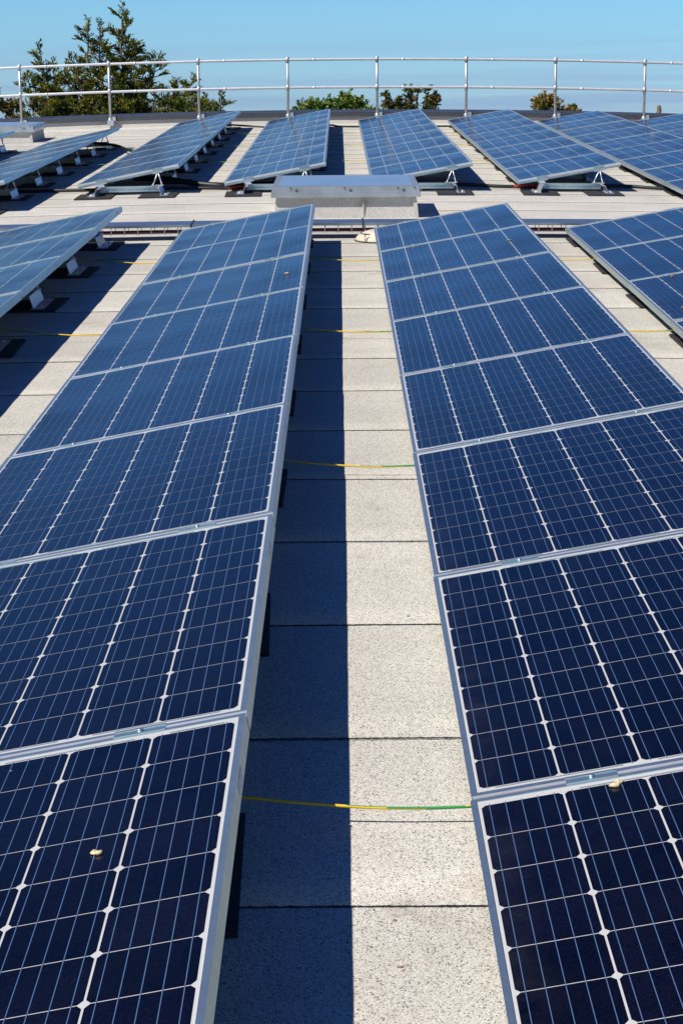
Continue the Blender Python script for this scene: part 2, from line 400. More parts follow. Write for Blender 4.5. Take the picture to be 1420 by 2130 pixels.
# ------------------------------------------------------------------ solar panels
PITCH = 1.67; W = .99; LEN = 1.65; TH = .1807; H0 = .105; T = .040
fr = MB()
LIP = .012
fr.box(0,LIP,-LEN/2,LEN/2,-T,0); fr.box(W-LIP,W,-LEN/2,LEN/2,-T,0)
fr.box(LIP,W-LIP,-LEN/2,-LEN/2+LIP,-T,0); fr.box(LIP,W-LIP,LEN/2-LIP,LEN/2,-T,0)
frame_mesh = fr.mesh('frame', ALU)
gl = MB()
gl.quad((LIP,-LEN/2+LIP,-.002),(W-LIP,-LEN/2+LIP,-.002),(W-LIP,LEN/2-LIP,-.002),(LIP,LEN/2-LIP,-.002), 0)
CE, GX, GY, CH, CV = .1554, .0040, .0028, .0075, .0110
ux = (W - 6*CE - 5*GX)/2; uy = (LEN - 10*CE - 9*GY)/2
for i in range(6):
    x0 = ux + i*(CE+GX); x1 = x0+CE
    for j in range(10):
        y0 = -LEN/2 + uy + j*(CE+GY); y1 = y0+CE
        gl.add([(x0+CH,y0,-.0016),(x1-CH,y0,-.0016),(x1,y0+CV,-.0016),(x1,y1-CV,-.0016),(x1-CH,y1,-.0016),(x0+CH,y1,-.0016),(x0,y1-CV,-.0016),(x0,y0+CV,-.0016)],
               [tuple(range(8))], 1)
    ya, yb = -LEN/2+uy-.006, LEN/2-uy+.006
    for k in range(5):
        xb = x0 + CE*(k+.5)/5
        gl.quad((xb-.0007,ya,-.0012),(xb+.0007,ya,-.0012),(xb+.0007,yb,-.0012),(xb-.0007,yb,-.0012), 2)
for i in range(3):                               # ribbons that join the strings in pairs at both ends
    for e, off in ((-1,0),(1,1)):
        a = ux + ((2*i+off) % 6)*(CE+GX) + .03; b_ = a + 2*CE - .06
        if b_ > W-.02: b_ = ux+6*CE+5*GX-.02
        y = e*(LEN/2-uy+.0065)
        gl.quad((a,y-.002,-.0010),(b_,y-.002,-.0010),(b_,y+.002,-.0010),(a,y+.002,-.0010), 3)
glass_mesh = gl.mesh('cell_glass', [SHEET, CELL, BUS, RIB])
bk = MB(); bk.quad((LIP,-LEN/2+LIP,-.008),(LIP,LEN/2-LIP,-.008),(W-LIP,LEN/2-LIP,-.008),(W-LIP,-LEN/2+LIP,-.008))
bk.box(.42,.57,LEN/2-.20,LEN/2-.10,-.030,-.009, 1)
back_mesh = bk.mesh('backsheet', [BACK, BLACKCAB])
import bmesh
for me in (frame_mesh, back_mesh):
    bm = bmesh.new(); bm.from_mesh(me); bmesh.ops.recalc_face_normals(bm, faces=bm.faces); bm.to_mesh(me); bm.free()

# mounting stand: beam on two bent feet, A-frame struts and low bracket, clamps that bite the panel edges
ct, st_ = cos(TH), sin(TH)
XL, XH = .235, .785                               # where the clamps sit up the slope
def surf(u, dz=0.0): return (u*ct - dz*st_, H0 + u*st_ + dz*ct)
STAND = {}
b = MB()
b.box(.215,.800,-.022,.022,.030,.040); b.box(.215,.800,-.014,.014,.040,.062); b.box(.215,.800,-.022,.022,.062,.074); b.box(.215,.800,-.017,.017,.074,.084)
STAND['beam'] = b.mesh('beam', ALU)
for s_, x in ((-1,.235),(1,.785)):
    f = MB(); y0, y1 = -.30, .12                      # long folded plates that carry the beam on the mat
    f.prism([(x+s_*.020,.082),(x+s_*.024,.082),(x+s_*.046,.014),(x+s_*.042,.014)], 'y', y0, y1)
    f.box(min(x+s_*.030,x+s_*.105),max(x+s_*.030,x+s_*.105),y0-.02,y1+.02,.0125,.0165)
    f.box(min(x-s_*.002,x+s_*.024),max(x-s_*.002,x+s_*.024),y0+.02,y1-.02,.0785,.0820)
    f.box(x-.035,x+.035,-.05,.05,.0845,.091)
    f.tube([(x+s_*.08,y0+.06,.0165),(x+s_*.08,y0+.06,.026)], .009, 6); f.tube([(x+s_*.08,y1-.06,.0165),(x+s_*.08,y1-.06,.026)], .009, 6)
    STAND['foot%d' % s_] = f.mesh('foot', ALU_DULL)
xh, zh = surf(XH, -T-.004)
for q in (-1, 1):
    s = MB(); xb = XH*ct + q*.045
    for y in (-.02, .02):
        s.tube([(xb, y*.6, .086),(xh+q*.006, y*.6, zh-.004)], .0055, 6)
    s.box(xb-.012,xb+.012,-.03,.03,.084,.094)
    STAND['strut%d' % q] = s.mesh('strut', ALU_DULL)
s = MB(); xl, zl = surf(XL, -T-.003)
s.prism([(xl-.03,.086),(xl+.03,.086),(xl+.014,zl),(xl-.014,zl)], 'y', -.016, .016); s.tube([(xl-.02,-.03,.095),(xl-.02,.03,.095)], .008, 8)
STAND['bracket'] = s.mesh('bracket', ALU_DULL)
for nm, u in (('c1', XL), ('c2', XH)):
    c = MB()
    c.box(-.05,.05,-.0088,.0088,-T-.004,.0005); c.box(-.05,.05,-.017,-.0088,.0005,.0035); c.box(-.05,.05,.0088,.017,.0005,.0035)
    c.box(-.05,.05,-.0088,.0088,.0005,.002); c.tube([(0,0,.002),(0,0,.007)], .006, 8)
    me = c.mesh('clamp', ALU); x, z = surf(u)
    me.transform(Matrix.Translation((x,0,z)) @ Matrix.Rotation(-TH,4,'Y')); STAND[nm] = me
c = MB(); c.box(.004,.986,-.0065,.0065,-.016,.0012); c.box(.986,.992,-.0065,.0065,-.030,.0012)
me = c.mesh('cover_strip', ALU); me.transform(Matrix.Translation((0,0,H0)) @ Matrix.Rotation(-TH,4,'Y')); STAND['strip'] = me; me.materials.clear(); me.materials.append(STRIPM)
for me in STAND.values():
    bm = bmesh.new(); bm.from_mesh(me); bmesh.ops.recalc_face_normals(bm, faces=bm.faces); bm.to_mesh(me); bm.free()

ROWS = {   # name: (x of low edge, y of boundary 0, first panel, last panel+1, wording, order from)
 'L': (-1.4097, 0, 2, 7, 'front row at the left edge'),
 'A': (0.0, 0, -1, 7, 'front row left of the central gap'),
 'B': (1.4097, 0, -1, 7, 'front row right of the central gap'),
 'C': (2.8194, 0, 2, 7, 'front row at the right edge'),
 'U0': (.0535-3*1.4097, 16.53, 2, 5, 'back row at the far left edge'),
 'U1': (.0535-2*1.4097, 16.53, -1, 5, 'short back row beside the left skylight'),
 'U2': (.0535-1.4097, 16.53, 0, 8, 'second back row left of the central skylight'),
 'U3': (.0535, 16.53, 0, 8, 'back row behind the left of the central skylight'),
 'U4': (.0535+1.4097, 16.53, 0, 8, 'back row behind the right of the central skylight'),
 'U5': (.0535+2*1.4097, 16.53, 0, 8, 'first full back row right of the central skylight'),
 'U6': (.0535+3*1.4097, 16.53, -1, 8, 'second full back row right of the central skylight'),
 'U7': (.0535+4*1.4097, 16.53, 2, 8, 'back row at the far right edge'),
}
ORD = ['farthest','second farthest','third farthest','fourth farthest','fifth farthest','sixth farthest','seventh farthest','eighth farthest','ninth farthest','tenth farthest']
STK = simple('pale_label', (.55,.58,.60), .5, 0, .3, 160)
sk = MB(); sk.box(W,W+.0006,LEN/2-.36,LEN/2-.26,-.030,-.012)
stick_mesh = sk.mesh('label_sticker', STK)
proto_panel = proto_stand = proto_mat = None
TILT = Matrix.Rotation(-TH, 4, 'Y')
rng = random.Random(3)
mt = MB(); mt.prism([(-.17,.0010),(.17,.0010),(.17,.0125),(-.17,.0125)], 'y', -.285, .285)
for row, (X, Y, k0, k1, words) in ROWS.items():
    xm = X + W*ct/2; up = row[0] == 'U'
    def rowmat(y, X=X, xm=xm):
        sk_ = -.0095*max(0.0, 1-y/5.0) if X == 1.4097 else 0.0     # this row was set out a touch askew
        return S @ Matrix.Translation((xm+sk_, y, cz(xm))) @ Matrix.Rotation(crot(xm), 4, 'Y') @ Matrix.Translation((X-xm, 0, 0))
    for k in range(k0, k1):
        lab = 'navy solar panel, %s in the %s' % (ORD[k1-1-k], words)
        mw = rowmat(Y+(k+.5)*PITCH)
        if proto_panel is None:
            proto_panel = empty('solar_panel', mw, lab, 'solar panel', 'solar panels in tilted rows')
            for nm, me in (('frame',frame_mesh),('cell_glass',glass_mesh),('backsheet',back_mesh),('label_sticker',stick_mesh)):
                o = bpy.data.objects.new(nm, me); COL.objects.link(o); o.parent = proto_panel
                o.matrix_local = Matrix.Translation((0,0,H0)) @ TILT
            root = proto_panel
        else:
            root = copy_tree(proto_panel, mw, lab, 'solar panels in tilted rows')
        j = Matrix.Rotation(radians(rng.uniform(-.12,.12)),4,'X') @ Matrix.Rotation(radians(rng.uniform(-.15,.15)),4,'Y')
        for c in root.children: c.matrix_local = Matrix.Translation((0,0,H0+rng.uniform(-.001,.0025))) @ TILT @ j
    for k in range(k0, k1+1):
        y = Y + k*PITCH; mw = rowmat(y)
        lab = 'aluminium panel stand, %s under the %s' % (ORD[k1-k], words)
        if proto_stand is None:
            proto_stand = empty('mounting_stand', mw, lab, 'panel stand', 'stands under the panel rows')
            for nm, key in (('beam','beam'),('foot','foot-1'),('foot','foot1'),('strut','strut-1'),('strut','strut1'),('bracket','bracket'),('clamp','c1'),('clamp','c2'),('cover_strip','strip')):
                o = bpy.data.objects.new(nm, STAND[key]); COL.objects.link(o); o.parent = proto_stand
        else:
            copy_tree(proto_stand, mw, lab, 'stands under the panel rows')
        sides = {'L':'h','A':'h','U0':'h','U1':'h','U2':'h','U3':'h','C':'l','U5':'l','U6':'l','U7':'l','B':'l','U4':'l'}[row]
        if k == k0 and row in ('U2','U3','U4','U5'): sides = 'lh'
        for sdn in sides:
            xc = .795 if sdn == 'h' else .195
            m2 = mw @ Matrix.Translation((xc, (-.22 if sides == 'lh' else -.10)+rng.uniform(-.015,.015), 0)) @ Matrix.Rotation(radians(rng.uniform(-1.5,1.5)),4,'Z')
            lab = 'black mat, %s, %s' % (ORD[k1-k] + ' along' if sides != 'lh' else ('near high corner' if sdn == 'h' else 'near low corner'), words)
            if proto_mat is None:
                proto_mat = mt.build('rubber_mat', RUBBER, mw=m2); tag(proto_mat, lab, 'mat', 'mats under the stands'); proto_mat.data.name = 'rubber_mat'
            else:
                o = inst(proto_mat, None, m2); o['label'] = lab

# ------------------------------------------------------------------ earth wires and cables
def smooth_path(pts, n=8):
    out = []
    P = [Vector(p) for p in pts]; P = [P[0]] + P + [P[-1]]
    for i in range(1, len(P)-2):
        for k in range(n):
            t = k/n; a, b_, c, d = P[i-1], P[i], P[i+1], P[i+2]
            out.append(.5*((2*b_)+(-a+c)*t+(2*a-5*b_+4*c-d)*t*t+(-a+3*b_-3*c+d)*t**3))
    out.append(P[-2]); return out
WN = 0
def earth_wire(xa, xb, y, words, flip):
    mb = MB(); dx = xb-xa; c0 = cz((xa+xb)/2)
    pts = smooth_path([(xa-.25,y+.02,.070+c0),(xa,y+.012,.058+c0),(xa+.3*dx,y+.004,.045+c0),(xa+.65*dx,y-.002,.036+c0),(xb,y,.040+c0),(xb+.2,y+.01,.06+c0)], 9)
    mb.tube(pts, .0034, 8, mfun=lambda i, k: 0 if ((k + int((i+flip)*.25)) % 8) < 5 else 1)
    o = mb.build('earth_wire', [YEL, GRN], mw=S); tag(o, words, 'wire', 'green and yellow earth wires'); return o
gaps = {'left front gap': (-1.4097,0.0), 'central front gap': (0.0,1.4097), 'right front gap': (1.4097,2.8194)}
for gname, (a, b_) in gaps.items():
    for i, k in enumerate((6,4,2,0)):
        if gname != 'central front gap' and k == 0: continue
        earth_wire(a+W*ct-.04, b_+.03, k*PITCH+.115+(.0 if k else .02), 'green and yellow earth wire, %s across the %s' % (ORD[i], gname), i*3+len(gname))
ug = [('U0','U1','gap left of the short back row'),('U1','U2','gap right of the short back row'),('U2','U3','back gap left of the central skylight'),('U3','U4','back gap behind the central skylight'),('U4','U5','back gap right of the central skylight')]
for i, (ra, rb, words) in enumerate(ug):
    for j, y in enumerate((27.2, 24.1, 20.75)):
        if i == 0 and j != 1: continue
        if i == 1 and j == 0: continue
        earth_wire(ROWS[ra][0]+W*ct-.04, ROWS[rb][0]+.03, y, 'green and yellow earth wire, %s across the %s' % (ORD[j], words), i+2*j)

def cable(name, pts, r, mat, label, cat='cable', group=None, n=10):
    mb = MB(); mb.tube(smooth_path([(x, y, z+cz(x)) for x, y, z in pts], n), r, 8)
    return tag(mb.build(name, mat, mw=S), label, cat, group)
cable('cable_bundle', [(-6,16.95,.03),(-4.3,16.9,.025),(-2.9,16.95,.03),(-2.0,16.98,.03),(-1.3,16.9,.03),(-.55,16.92,.032),(-.1,16.86,.028),(.15,16.88,.022),(.6,16.9,.03),(1.5,16.95,.03),(2.3,16.95,.04),(2.75,16.86,.026),(3.3,16.85,.026),(3.9,16.92,.035),(4.4,16.8,.022),(5.5,16.85,.025),(7,16.9,.03)],
      .017, BLACKCAB, 'long black cable run passing under the near ends of the back rows')
cable('cable_bundle', [(-.9,17.5,.10),(-.55,17.35,.085),(-.3,17.2,.055),(-.05,17.1,.035),(.1,17.12,.03),(.5,17.2,.03)], .030, BLACKCAB, 'thick black cable bundle hanging out from the second back row left of the skylight')
cable('cable_bundle', [(-2.1,24.2,.12),(-1.75,23.9,.09),(-1.5,23.4,.045),(-1.2,23.3,.02),(-.9,23.4,.02)], .020, BLACKCAB, 'black cable sagging from the far end of the short back row')
cable('cable_bundle', [(-1.0,29.7,.10),(-.45,29.65,.06),(0.1,29.45,.03),(.45,29.4,.03),(1.0,29.5,.05),(1.2,29.4,.03),(1.7,29.4,.03),(2.3,29.5,.06),(2.6,29.4,.035),(3.0,29.4,.035),(4,29.5,.05)], .014, BLACKCAB, 'thin black cable crossing behind the far ends of the back rows')
for x, wd in ((.12,'left of the central skylight'), (2.90,'first right of the central skylight'), (4.42,'second right of the central skylight')):
    cable('red_cable', [(x-.04,16.80,.028),(x+.08,16.80,.045),(x+.25,16.80,.042),(x+.42,16.86,.05)], .011, REDCAB, 'red cable sleeve under the back row %s' % wd, 'cable', 'red cable sleeves')

# ------------------------------------------------------------------ cable tray between the two groups of rows
tx0, tx1 = -8.5, 10.5; TY0, TY1 = 11.955, 12.27; TZ = .120
tr = empty('cable_tray', S, 'long wire basket cable tray with grey lid across the roof', 'cable tray')
ld = MB()
sweep(ld, [(TY0+.0,TZ-.016),(TY0,TZ),(TY1,TZ),(TY1,TZ-.016),(TY1-.0015,TZ-.016),(TY1-.0015,TZ-.0015),(TY0+.0015,TZ-.0015),(TY0+.0015,TZ-.016)], 0, tx0, tx1, 40)
sweep(ld, [(TY0-.004,TZ-.008),(TY0-.004,TZ-.0135),(TY0-.0002,TZ-.0135),(TY0-.0002,TZ-.008)], 0, tx0, tx1, 40)
ld.build('lid', LIDM, tr)
bs = MB(); zt, zb = TZ-.018, TZ-.068
segx = [tx0+(tx1-tx0)*i/38 for i in range(39)]
for (y, z) in ((TY0+.012,zt),(TY1-.012,zt),(TY0+.012,zb),(TY0+.10,zb),(TY0+.19,zb),(TY1-.012,zb)):
    bs.tube([(x, y, z+cz(x)) for x in segx], .0025, 5)
x = tx0+.05
while x < tx1:
    z0 = cz(x); bs.tube([(x,TY0+.008,zt+.002+z0),(x,TY0+.008,zb-.004+z0),(x,TY1-.008,zb-.004+z0),(x,TY1-.008,zt+.002+z0)], .0030, 5); x += .1
bs.build('basket', STEEL, tr)
for x in [.5+1.4097*i for i in range(-6, 8)]:
    z0 = cz(x); q = MB(); q.box(x-.03,x+.03,TY0+.02,TY1-.02,.004+z0,zb-.008+z0); q.build('support_block', RUBBER, tr)
for x in (-.9, .05, 1.335, 2.2, 3.4):
    z0 = cz(x); q = MB()
    q.box(x-.006,x+.006,TY0-.0085,TY0-.0045,zb-.004+z0,TZ+.003+z0); q.box(x-.006,x+.006,TY0-.0085,TY1,TZ+.001+z0,TZ+.004+z0); q.box(x-.006,x+.006,TY1-.01,TY1+.01,TZ+.0042+z0,TZ+.007+z0)
    q.build('strap', RUBBER, tr)
for i, (y, m, wd) in enumerate(((TY0+.026,DKRED,'front'),(TY0+.050,DKRED,'middle'),(TY0+.076,BLACKCAB,'rear'))):
    cable('power_cable', [(tx0+.2+(tx1-tx0-.4)*k/24, y+.003*sin(k*1.7+i), zb+.0135) for k in range(25)], .0105, m, '%s %s power cable lying in the wire basket tray' % (wd, 'dark red' if m is DKRED else 'black'), 'cable', None, 3)

# ------------------------------------------------------------------ skylights
def skylight(x0, x1, y0, y1, label):
    rt = empty('skylight', S @ Matrix.Translation((x0, y0, cz((x0+x1)/2))), label, 'skylight')
    wx, wy = x1-x0, y1-y0; H = .185
    u = MB(); t = .02
    u.add([(0,0,0),(wx,0,0),(wx,wy,0),(0,wy,0),(t,t,H),(wx-t,t,H),(wx-t,wy-t,H),(t,wy-t,H)], [(4,5,6,7),(0,1,5,4),(1,2,6,5),(2,3,7,6),(3,0,4,7)])
    u.box(wx*.615,wx*.615+.012,-.004,.010,.0,.165)       # felt lap on the front face
    u.prism([(wx-.030,.002),(wx+.005,.002),(wx-.012,H-.02),(wx-.045,H-.02)], 'y', -.006, .006)
    u.build('upstand', UPSTANDM, rt)
    l = MB(); o = .022
    l.box(-o,wx+o,-o-.006,wy+o,H-.012,H+.024)                 # flashing skirt
    l.box(-o+.006,wx+o-.006,-o+.006,wy+o-.006,H+.0245,H+.034)
    l.prism([(-o+.004,H+.034),(wx+o-.004,H+.034),(wx+o-.014,H+.078),(-o+.014,H+.078)], 'y', -o+.014, wy+o-.012)
    lo = l.build('lid_frame', FLASHM, rt)
    b2 = MB()
    for xx in (.14, wx*.49, wx-.17, wx-.03):
        b2.tube([(xx,-o+.006,H+.066),(xx,-o+.016,H+.066)], .008, 8); b2.tube([(xx+.05,-o+.004,H+.045),(xx+.05,-o+.016,H+.045)], .013, 8)
    for yy in (.1, .45, .8, wy-.1): b2.tube([(wx+o-.016,yy,H+.06),(wx+o-.004,yy,H+.06)], .010, 8)
    b2.build('bolts', BOLTM, lo)
    p = MB(); p.box(.045,wx-.045,.004,wy-.045,H+.0785,H+.0815); p.build('pane', PANE, rt)
    return rt
skylight(.616, 1.812, 13.70, 15.03, 'low skylight with frosted pane and aluminium rim in the middle of the roof')
skylight(-4.50, -3.30, 27.2, 28.5, 'far left skylight with frosted pane on a felt upstand')

# cream dome beside the tray
dm = MB(); R_, Hd = .20, .085; rings = 9; seg = 36
cxd, cyd = 1.475, 11.80
vs = [(0,0,Hd+.006)]
for i in range(1, rings+1):
    a = i/rings*pi/2
    for k in range(seg): vs.append((R_*sin(a)*cos(2*pi*k/seg), R_*sin(a)*sin(2*pi*k/seg), Hd*cos(a)+.006))
fs = [(0, 1+k, 1+(k+1) % seg) for k in range(seg)]
for i in range(rings-1):
    for k in range(seg): fs.append((1+i*seg+k, 1+(i+1)*seg+k, 1+(i+1)*seg+(k+1) % seg, 1+i*seg+(k+1) % seg))
dm.add(vs, fs, 0, True)
dome = dm.build('vent_dome', CREAM, mw=roof_mat(cxd, cyd)); tag(dome, 'cream dome shaped vent cap with black rim beside the cable tray', 'vent cap')
rg = MB(); rg.tube([(R_*1.01*cos(2*pi*k/40), R_*1.01*sin(2*pi*k/40), .005) for k in range(41)], .006, 6, cap=False); rg.build('rim', BLACKCAB, dome)
rg = MB(); rg.tube([(R_*.80*cos(a), R_*.80*sin(a), Hd*.62+.006) for a in [pi*.55+pi*.75*k/20 for k in range(21)]], .004, 6); rg.build('seal', BLACKCAB, dome)
rg = MB(); rg.box(-.135,-.123,-.165,-.160,.01,.062); rg.box(-.135,-.11,-.167,-.160,.060,.068, 1); rg.build('latch', [CREAM, BLACKCAB], dome)

# ------------------------------------------------------------------ crumbs and droppings
def lump(name, mw, size, mat, label, cat, seed, n=4):
    rr = random.Random(seed); mb = MB()
    for q in range(n):
        c = Vector((rr.uniform(-1,1)*size*.8, rr.uniform(-.6,.6)*size*.8, size*.22)); s = size*rr.uniform(.35,.7)
        vs = []; 
        for i in range(5):
            a = pi*i/4
            for k in range(7): vs.append(c + Vector((sin(a)*cos(k*2*pi/7), sin(a)*sin(k*2*pi/7), .5*cos(a)))*s*rr.uniform(.75,1.2))
        fs = [(i*7+k, i*7+(k+1) % 7, (i+1)*7+(k+1) % 7, (i+1)*7+k) for i in range(4) for k in range(7)]
        mb.add(vs, fs, 0, True)
    return tag(mb.build(name, mat, mw=mw), label, cat)
def on_panel(row, u, y):
    X = ROWS[row][0]; xm = X+W*ct/2
    return S @ Matrix.Translation((xm, y, cz(xm))) @ Matrix.Rotation(crot(xm),4,'Y') @ Matrix.Translation((X-xm,0,H0)) @ TILT @ Matrix.Translation((u,0,.000))
lump('bird_dropping', on_panel('A',.77,-.595), .011, CRUMB, 'golden dried dropping on the nearest left panel', 'dropping', 1)
lump('bird_dropping', on_panel('B',.266,-.057), .014, CRUMB, 'pale lumpy dropping near the top edge of the nearest right panel', 'dropping', 2, 5)
lump('bird_dropping', on_panel('A',.893,7.416), .012, CRUMB, 'small white dropping on the third farthest panel left of the central gap', 'dropping', 3)
lump('green_bud', on_panel('B',.814,9.27), .013, GREENB, 'small green bud lying on the second farthest panel right of the central gap', 'bud', 4)
lump('bird_dropping', on_panel('C',.242,8.215), .018, CRUMB2, 'brown dropping high on the third farthest panel at the right edge', 'dropping', 5)
lump('bird_dropping', on_panel('C',.115,7.032), .016, CRUMB2, 'orange brown dropping by the low edge of a panel at the right photo edge', 'dropping', 6)
for i, (x, y, s, wd) in enumerate(((1.246,-.324,.006,'brown crumb on the sunlit felt, just below the nearest dark seam'), (1.251,-.515,.006,'brown crumb on the sunlit felt, nearest to the viewer'), (1.338,1.644,.006,'small dark crumb on the sunlit felt beside the right panel row'), (.412,5.86,.010,'brown crumb on the felt strip left of the central left row'))):
    lump('crumb', roof_mat(x, y), s, CRUMB2 if i != 2 else RUBBER, wd, 'crumb', 10+i, 3)

# ------------------------------------------------------------------ trees beyond the parapet
def leafmat(name, c1, c2, c3, scale):
    m, t, b = newmat(name); nd, lk = t.nodes, t.links
    c = nd.new('ShaderNodeTexCoord'); n = nd.new('ShaderNodeTexNoise'); n.inputs['Scale'].default_value = scale; n.inputs['Detail'].default_value = 4
    r = nd.new('ShaderNodeValToRGB'); e = r.color_ramp.elements
    e[0].position = .34; e[0].color = (*c1,1); e[1].position = .66; e[1].color = (*c3,1); q = e.new(.5); q.color = (*c2,1)
    lk.new(c.outputs['Object'], n.inputs['Vector']); lk.new(n.outputs['Fac'], r.inputs['Fac']); lk.new(r.outputs['Color'], b.inputs['Base Color'])
    b.inputs['Roughness'].default_value = .6; b.inputs['Specular IOR Level'].default_value = .3
    return m
BARK = simple('bark', (.13,.085,.06), .9, 0, .3, 6)
CYP = leafmat('cypress_foliage', (.022,.042,.010), (.15,.165,.018), (.31,.28,.030), 2.6)
CYPB = leafmat('brown_inner_foliage', (.05,.03,.014), (.28,.14,.06), (.19,.15,.03), 3.0)
LGT = leafmat('light_conifer_foliage', (.04,.07,.010), (.17,.19,.022), (.29,.27,.04), 2.6)
DEC = leafmat('broad_leaf_green', (.035,.085,.014), (.125,.20,.026), (.22,.26,.045), 2.2)
DECD = leafmat('dark_leaf_bronze', (.030,.050,.014), (.10,.12,.028), (.24,.15,.045), 2.4)
AUT = leafmat('autumn_leaf', (.06,.09,.014), (.26,.18,.028), (.55,.27,.04), 2.6)
RUS = leafmat('russet_leaf', (.05,.075,.015), (.15,.12,.03), (.24,.10,.05), 3.0)

def leaf(mb, p, d, ln, wd, rr, mi=0):
    """one small pointed leaf-sized face"""
    d = d.normalized(); r_ = Vector((rr.uniform(-1,1), rr.uniform(-1,1), rr.uniform(-1,1)))
    s = d.cross(r_); 
    if s.length < 1e-3: return
    s = s.normalized()*wd
    mb.add([p, p+d*ln*.45+s, p+d*ln, p+d*ln*.45-s], [(0,1,2,3)], mi)
def spray(mb, p, d, ln, rr, dens=1.0, mi=0, lw=.014, ll=.085):
    """a flat conifer spray: leaflets fanned along a short drooping twig"""
    n = max(5, int(ln*95*dens)); d = d.normalized(); side = d.cross(Vector((rr.uniform(-.4,.4),rr.uniform(-.4,.4),1))).normalized()
    for i in range(n):
        t = (i+rr.random())/n; q = p + d*ln*t + Vector((0,0,-.10*ln*t*t))
        sg = 1 if i % 2 else -1
        dd = d*.75 + side*sg*rr.uniform(.25,.8) + Vector((rr.uniform(-.3,.3),rr.uniform(-.3,.3),rr.uniform(-.15,.35)))
        leaf(mb, q + side*sg*.015, dd, ll*rr.uniform(.6,1.25)*(1.1-.45*t), lw*rr.uniform(.7,1.3), rr, mi)
def conifer(name, base, leaders, mats, label, seed, trunk_r=.16, reach=.9, step=.085, brown=.25, droop=.1, tall=.5):
    rr = random.Random(seed); cw = MB(); tk = MB(); B = Vector(base)
    for (lx, ly, lz, rch, z0) in leaders:
        tip = Vector((lx, ly, lz)); root = Vector((B.x+(lx-B.x)*.25, B.y+(ly-B.y)*.25, z0))
        n = 14; path = []
        for i in range(n+1):
            t = i/n; q = root.lerp(tip, t); bow = sin(pi*t)*.12
            path.append(q + Vector((bow*rr.uniform(-.5,.5), bow*rr.uniform(-.5,.5), 0)) + Vector(((tip.x-root.x)*.25*sin(pi*t), 0, 0)))
        tk.tube(path, [.055*(1-i/n)**.9+.006 for i in range(n+1)], 6)
        length = (tip-root).length; s = length
        while s > 0:
            t = s/length; i = min(n-1, int(t*n)); q = path[i].lerp(path[i+1], t*n-i)
            down = length - s
            r_ = rch*(1-math.exp(-down/(rch*1.05)))*rr.uniform(.45,1.15)
            a = rr.uniform(0, 2*pi); up = rr.uniform(.15,.75)
            d = Vector((cos(a), sin(a)*.8, up)).normalized()
            if r_ > .16:
                bp = [q + d*r_*k/5 + Vector((0,0,-droop*r_*(k/5)**2 + .10*r_*(k/5)**3)) for k in range(6)]
                tk.tube(bp, [.014*(1-k/6)+.003 for k in range(6)], 4, cap=False)
                m = int(r_*20)+3
                for k in range(m):
                    u = rr.uniform(.25,1.0)**.8; j = min(4, int(u*5)); bq = bp[j].lerp(bp[j+1], u*5-j)
                    dd = d*1.0 + Vector((rr.uniform(-.8,.8), rr.uniform(-.8,.8), rr.uniform(-.2,.65)))
                    inner = u < .55 and rr.random() < brown
                    spray(cw, bq, dd, rr.uniform(.12,.26), rr, 1.0, 1 if inner else 0)
            else:
                spray(cw, q, d+Vector((0,0,.6)), max(.09, r_*1.3), rr, 1.2)
            s -= step*rr.uniform(.6,1.4)*(.5+.5*min(1, down/.5))
    rt = empty(name, Matrix.Translation((B.x, B.y, GZ)), label, 'tree', 'trees beyond the parapet')
    tz = min(l[4] for l in leaders)
    tk.tube([(B.x,B.y,GZ-.1),(B.x+.05,B.y,(GZ+tz)/2),(B.x,B.y,tz),(B.x+.03,B.y,tz+1.0)], [trunk_r*1.6,trunk_r*1.1,trunk_r*.8,trunk_r*.35], 10)
    for (lx, ly, lz, rch, z0) in leaders:
        tk.tube([(B.x,B.y,z0-.5),(B.x+(lx-B.x)*.25,B.y+(ly-B.y)*.25,z0)], [.07,.055], 6)
    inv_ = Matrix.Translation((-B.x,-B.y,-GZ))
    for mb, nm, mm in ((tk,'trunk',BARK),(cw,'crown',mats)):
        o = mb.build(nm, mm, rt, fix=False); o.data.transform(inv_); 
    return rt
